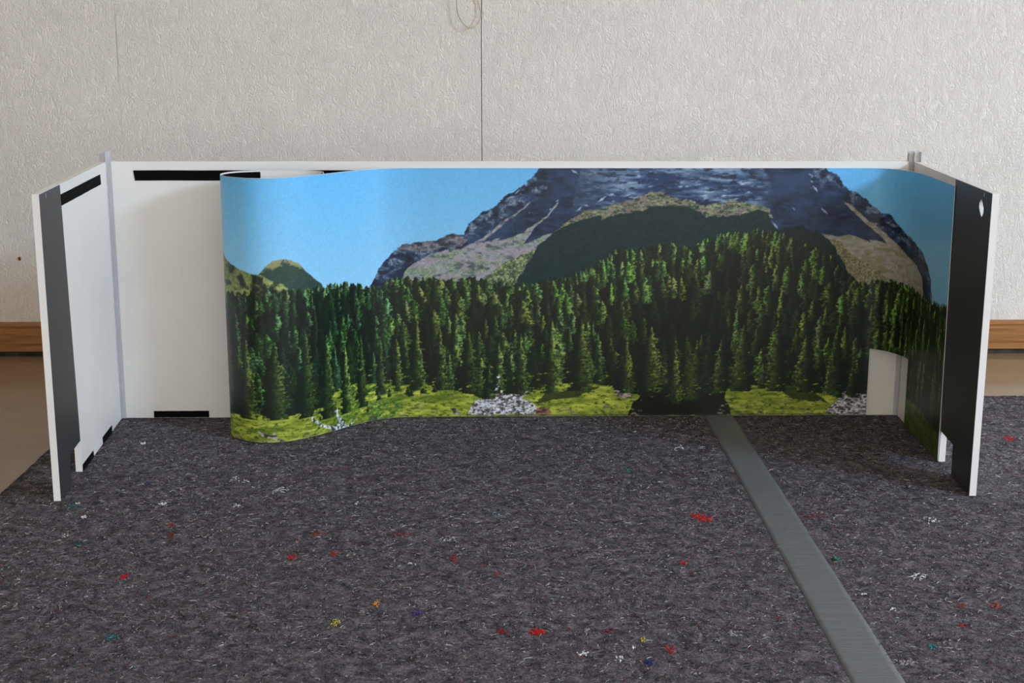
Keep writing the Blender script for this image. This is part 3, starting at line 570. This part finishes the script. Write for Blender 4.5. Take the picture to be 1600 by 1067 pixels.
# ---------------------------------------------------------------- the printed sheet
PATH = [(-0.284, -0.072), (-0.288, -0.056), (-0.305, -0.044), (-0.336, -0.038), (-0.37, -0.038), (-0.4, -0.041), (-0.425, -0.05), (-0.441, -0.064), (-0.4495, -0.085), (-0.448, -0.105), (-0.44, -0.121), (-0.423, -0.138), (-0.4, -0.151), (-0.3765, -0.155), (-0.347, -0.147), (-0.318, -0.127), (-0.279, -0.089), (-0.239, -0.046), (-0.197, -0.014), (-0.153, -0.004), (-0.1, -0.003), (0, -0.003), (0.2, -0.003), (0.4, -0.003), (0.55, -0.003), (0.63, -0.0035), (0.655, -0.007), (0.674, -0.02), (0.686, -0.038), (0.695, -0.062), (0.7, -0.09), (0.7025, -0.14), (0.7018, -0.2), (0.7, -0.27)]
def centripetal(P, n=40):
    P = np.array(P, float); P = np.vstack([2*P[0]-P[1], P, 2*P[-1]-P[-2]]); out = []
    for i in range(1, len(P)-2):
        a, b, c, d = P[i-1:i+3]; t0 = 0; t1 = t0+np.hypot(*(b-a))**.5; t2 = t1+np.hypot(*(c-b))**.5; t3 = t2+np.hypot(*(d-c))**.5
        t = np.linspace(t1, t2, n, endpoint=False)[:, None]
        A1 = (t1-t)/(t1-t0)*a+(t-t0)/(t1-t0)*b; A2 = (t2-t)/(t2-t1)*b+(t-t1)/(t2-t1)*c; A3 = (t3-t)/(t3-t2)*c+(t-t2)/(t3-t2)*d
        B1 = (t2-t)/(t2-t0)*A1+(t-t0)/(t2-t0)*A2; B2 = (t3-t)/(t3-t1)*A2+(t-t1)/(t3-t1)*A3
        out.append((t2-t)/(t2-t1)*B1+(t-t1)/(t2-t1)*B2)
    out.append(P[-2:-1]); return np.vstack(out)
S = centripetal(PATH); ARC = np.r_[0, np.cumsum(np.hypot(*np.diff(S, axis=0).T))]; LEN = ARC[-1]
TG = np.gradient(S, ARC, axis=0); TG /= np.hypot(TG[:, 0], TG[:, 1])[:, None]
def on_path(u, out=0.0):
    u = np.asarray(u, float); x = np.interp(u, ARC, S[:, 0]); y = np.interp(u, ARC, S[:, 1]); tx = np.interp(u, ARC, TG[:, 0]); ty = np.interp(u, ARC, TG[:, 1]); l = np.hypot(tx, ty)
    return x+ty/l*out, y-tx/l*out              # the printed side is to the right of the direction of travel
Z0, Z1 = .0018, .4395; CUT_U0 = 1.4022; CUT_U1 = 1.4970; CUT_Z = .1236
sheet = thing('panorama_sheet', 'flexible printed sheet showing a mountain over pine forest and meadow, its left end curled forward', 'printed sheet', (0, 0, 0))
def grid_mesh(name, U, Zs, out, mat, parent, colour=None, flip=False):
    nu, nz = len(U), len(Zs); X, Y = on_path(U, out)
    X = np.broadcast_to(X, (nz, nu)); Y = np.broadcast_to(Y, (nz, nu)); ZZ = np.broadcast_to(Zs[:, None], (nz, nu))
    # the right-hand end is cut a little aslant
    sl = np.clip((U-(LEN-.05))/.05, 0, 1)[None, :]*((ZZ-Z0)/(Z1-Z0))*.0115
    X = X-TGX(U)*sl; Y = Y-TGY(U)*sl
    V = np.stack([X, Y, ZZ], -1).reshape(-1, 3).astype(np.float32)
    idx = np.arange(nu*nz).reshape(nz, nu); F = np.stack([idx[:-1, :-1], idx[:-1, 1:], idx[1:, 1:], idx[1:, :-1]], -1)
    um = (U[:-1]+U[1:])/2; zm = (Zs[:-1]+Zs[1:])/2
    keep = ~(((um > CUT_U0) & (um < CUT_U1))[None, :] & (zm < CUT_Z)[:, None])
    F = F[keep]
    if flip: F = F[:, ::-1]
    me = bpy.data.meshes.new(name); me.vertices.add(len(V)); me.vertices.foreach_set('co', V.ravel())
    me.loops.add(F.size); me.loops.foreach_set('vertex_index', np.ascontiguousarray(F, np.int32).ravel()); me.polygons.add(len(F)); me.polygons.foreach_set('loop_start', np.arange(0, F.size, 4, dtype=np.int32))
    me.polygons.foreach_set('use_smooth', np.ones(len(F), bool)); me.update(calc_edges=True)
    if colour is not None:
        ca = me.color_attributes.new('print_colour', 'FLOAT_COLOR', 'POINT'); ca.data.foreach_set('color', colour.ravel())
    me.materials.append(mat); o = bpy.data.objects.new(name, me); COL.objects.link(o); o.parent = parent; return o
TGX = lambda U: np.interp(U, ARC, TG[:, 0])[None, :]
TGY = lambda U: np.interp(U, ARC, TG[:, 1])[None, :]
def snap(a, *vals):
    a = a.copy()
    for v in vals: a[np.argmin(np.abs(a-v))] = v
    return a
# print: fine enough for the picture to live in its vertices
Uf = np.r_[np.arange(.0006, .185, .004), np.arange(.185, 1.40, .00105), np.arange(1.40, LEN-.0006, .0017), LEN-.0006]; Uf = snap(np.unique(Uf), CUT_U0, CUT_U1)
Zf = snap(np.linspace(Z0+.0003, Z1-.0004, 412), CUT_Z)
pic = paint_print()
def sample(Ux, Zx):
    c = np.clip(Ux*1000*PPM-.5, 0, PW-1.001); r = np.clip(PH-Zx*1000*PPM-.5, 0, PH-1.001)
    k = np.array([.25, .5, .25])                 # light blur against aliasing
    P = pic.copy(); P = sum(w*np.roll(P, s, 0) for w, s in zip(k, (-1, 0, 1))); P = sum(w*np.roll(P, s, 1) for w, s in zip(k, (-1, 0, 1)))
    ci, ri = c.astype(int), r.astype(int); fc = (c-ci)[None, :, None]; fr_ = (r-ri)[:, None, None]
    a = P[np.ix_(ri, ci)]*(1-fc)+P[np.ix_(ri, ci+1)]*fc; b = P[np.ix_(ri+1, ci)]*(1-fc)+P[np.ix_(ri+1, ci+1)]*fc
    return a*(1-fr_)+b*fr_
cc = sample(Uf, Zf)/255; cc = np.where(cc <= .04045, cc/12.92, ((cc+.055)/1.055)**2.4)*1.12
rgba = np.ones((*cc.shape[:2], 4), np.float32); rgba[..., :3] = np.clip(cc, 0, .9)
grid_mesh('printed_face', Uf, Zf, .00020, PRINT, sheet, rgba)
Uc = snap(np.unique(np.r_[np.arange(0, LEN, .004), LEN]), CUT_U0, CUT_U1); Zc = snap(np.linspace(Z0, Z1, 40), CUT_Z)
bk = grid_mesh('white_backing', Uc, Zc, 0, BACKING, sheet)
md = bk.modifiers.new('thickness', 'SOLIDIFY'); md.thickness = .0009; md.offset = -1
def velcro_on_back(u0, u1, z0, z1):
    Ux = np.linspace(u0, u1, max(3, int((u1-u0)/.003))); X, Y = on_path(Ux, -.0019); bm = bmesh.new(); rows = []
    for x, y in zip(X, Y): rows.append([bm.verts.new((x, y, z0)), bm.verts.new((x, y, z1))])
    for A, B in zip(rows, rows[1:]): bm.faces.new([A[0], B[0], B[1], A[1]])
    o = link('velcro_strip', bm, VELCRO, sheet, True); md = o.modifiers.new('thickness', 'SOLIDIFY'); md.thickness = .0009; md.offset = 0; return o
velcro_on_back(0.1263, 0.2120, .4190, .4372); velcro_on_back(.004, .016, .4190, .4372)
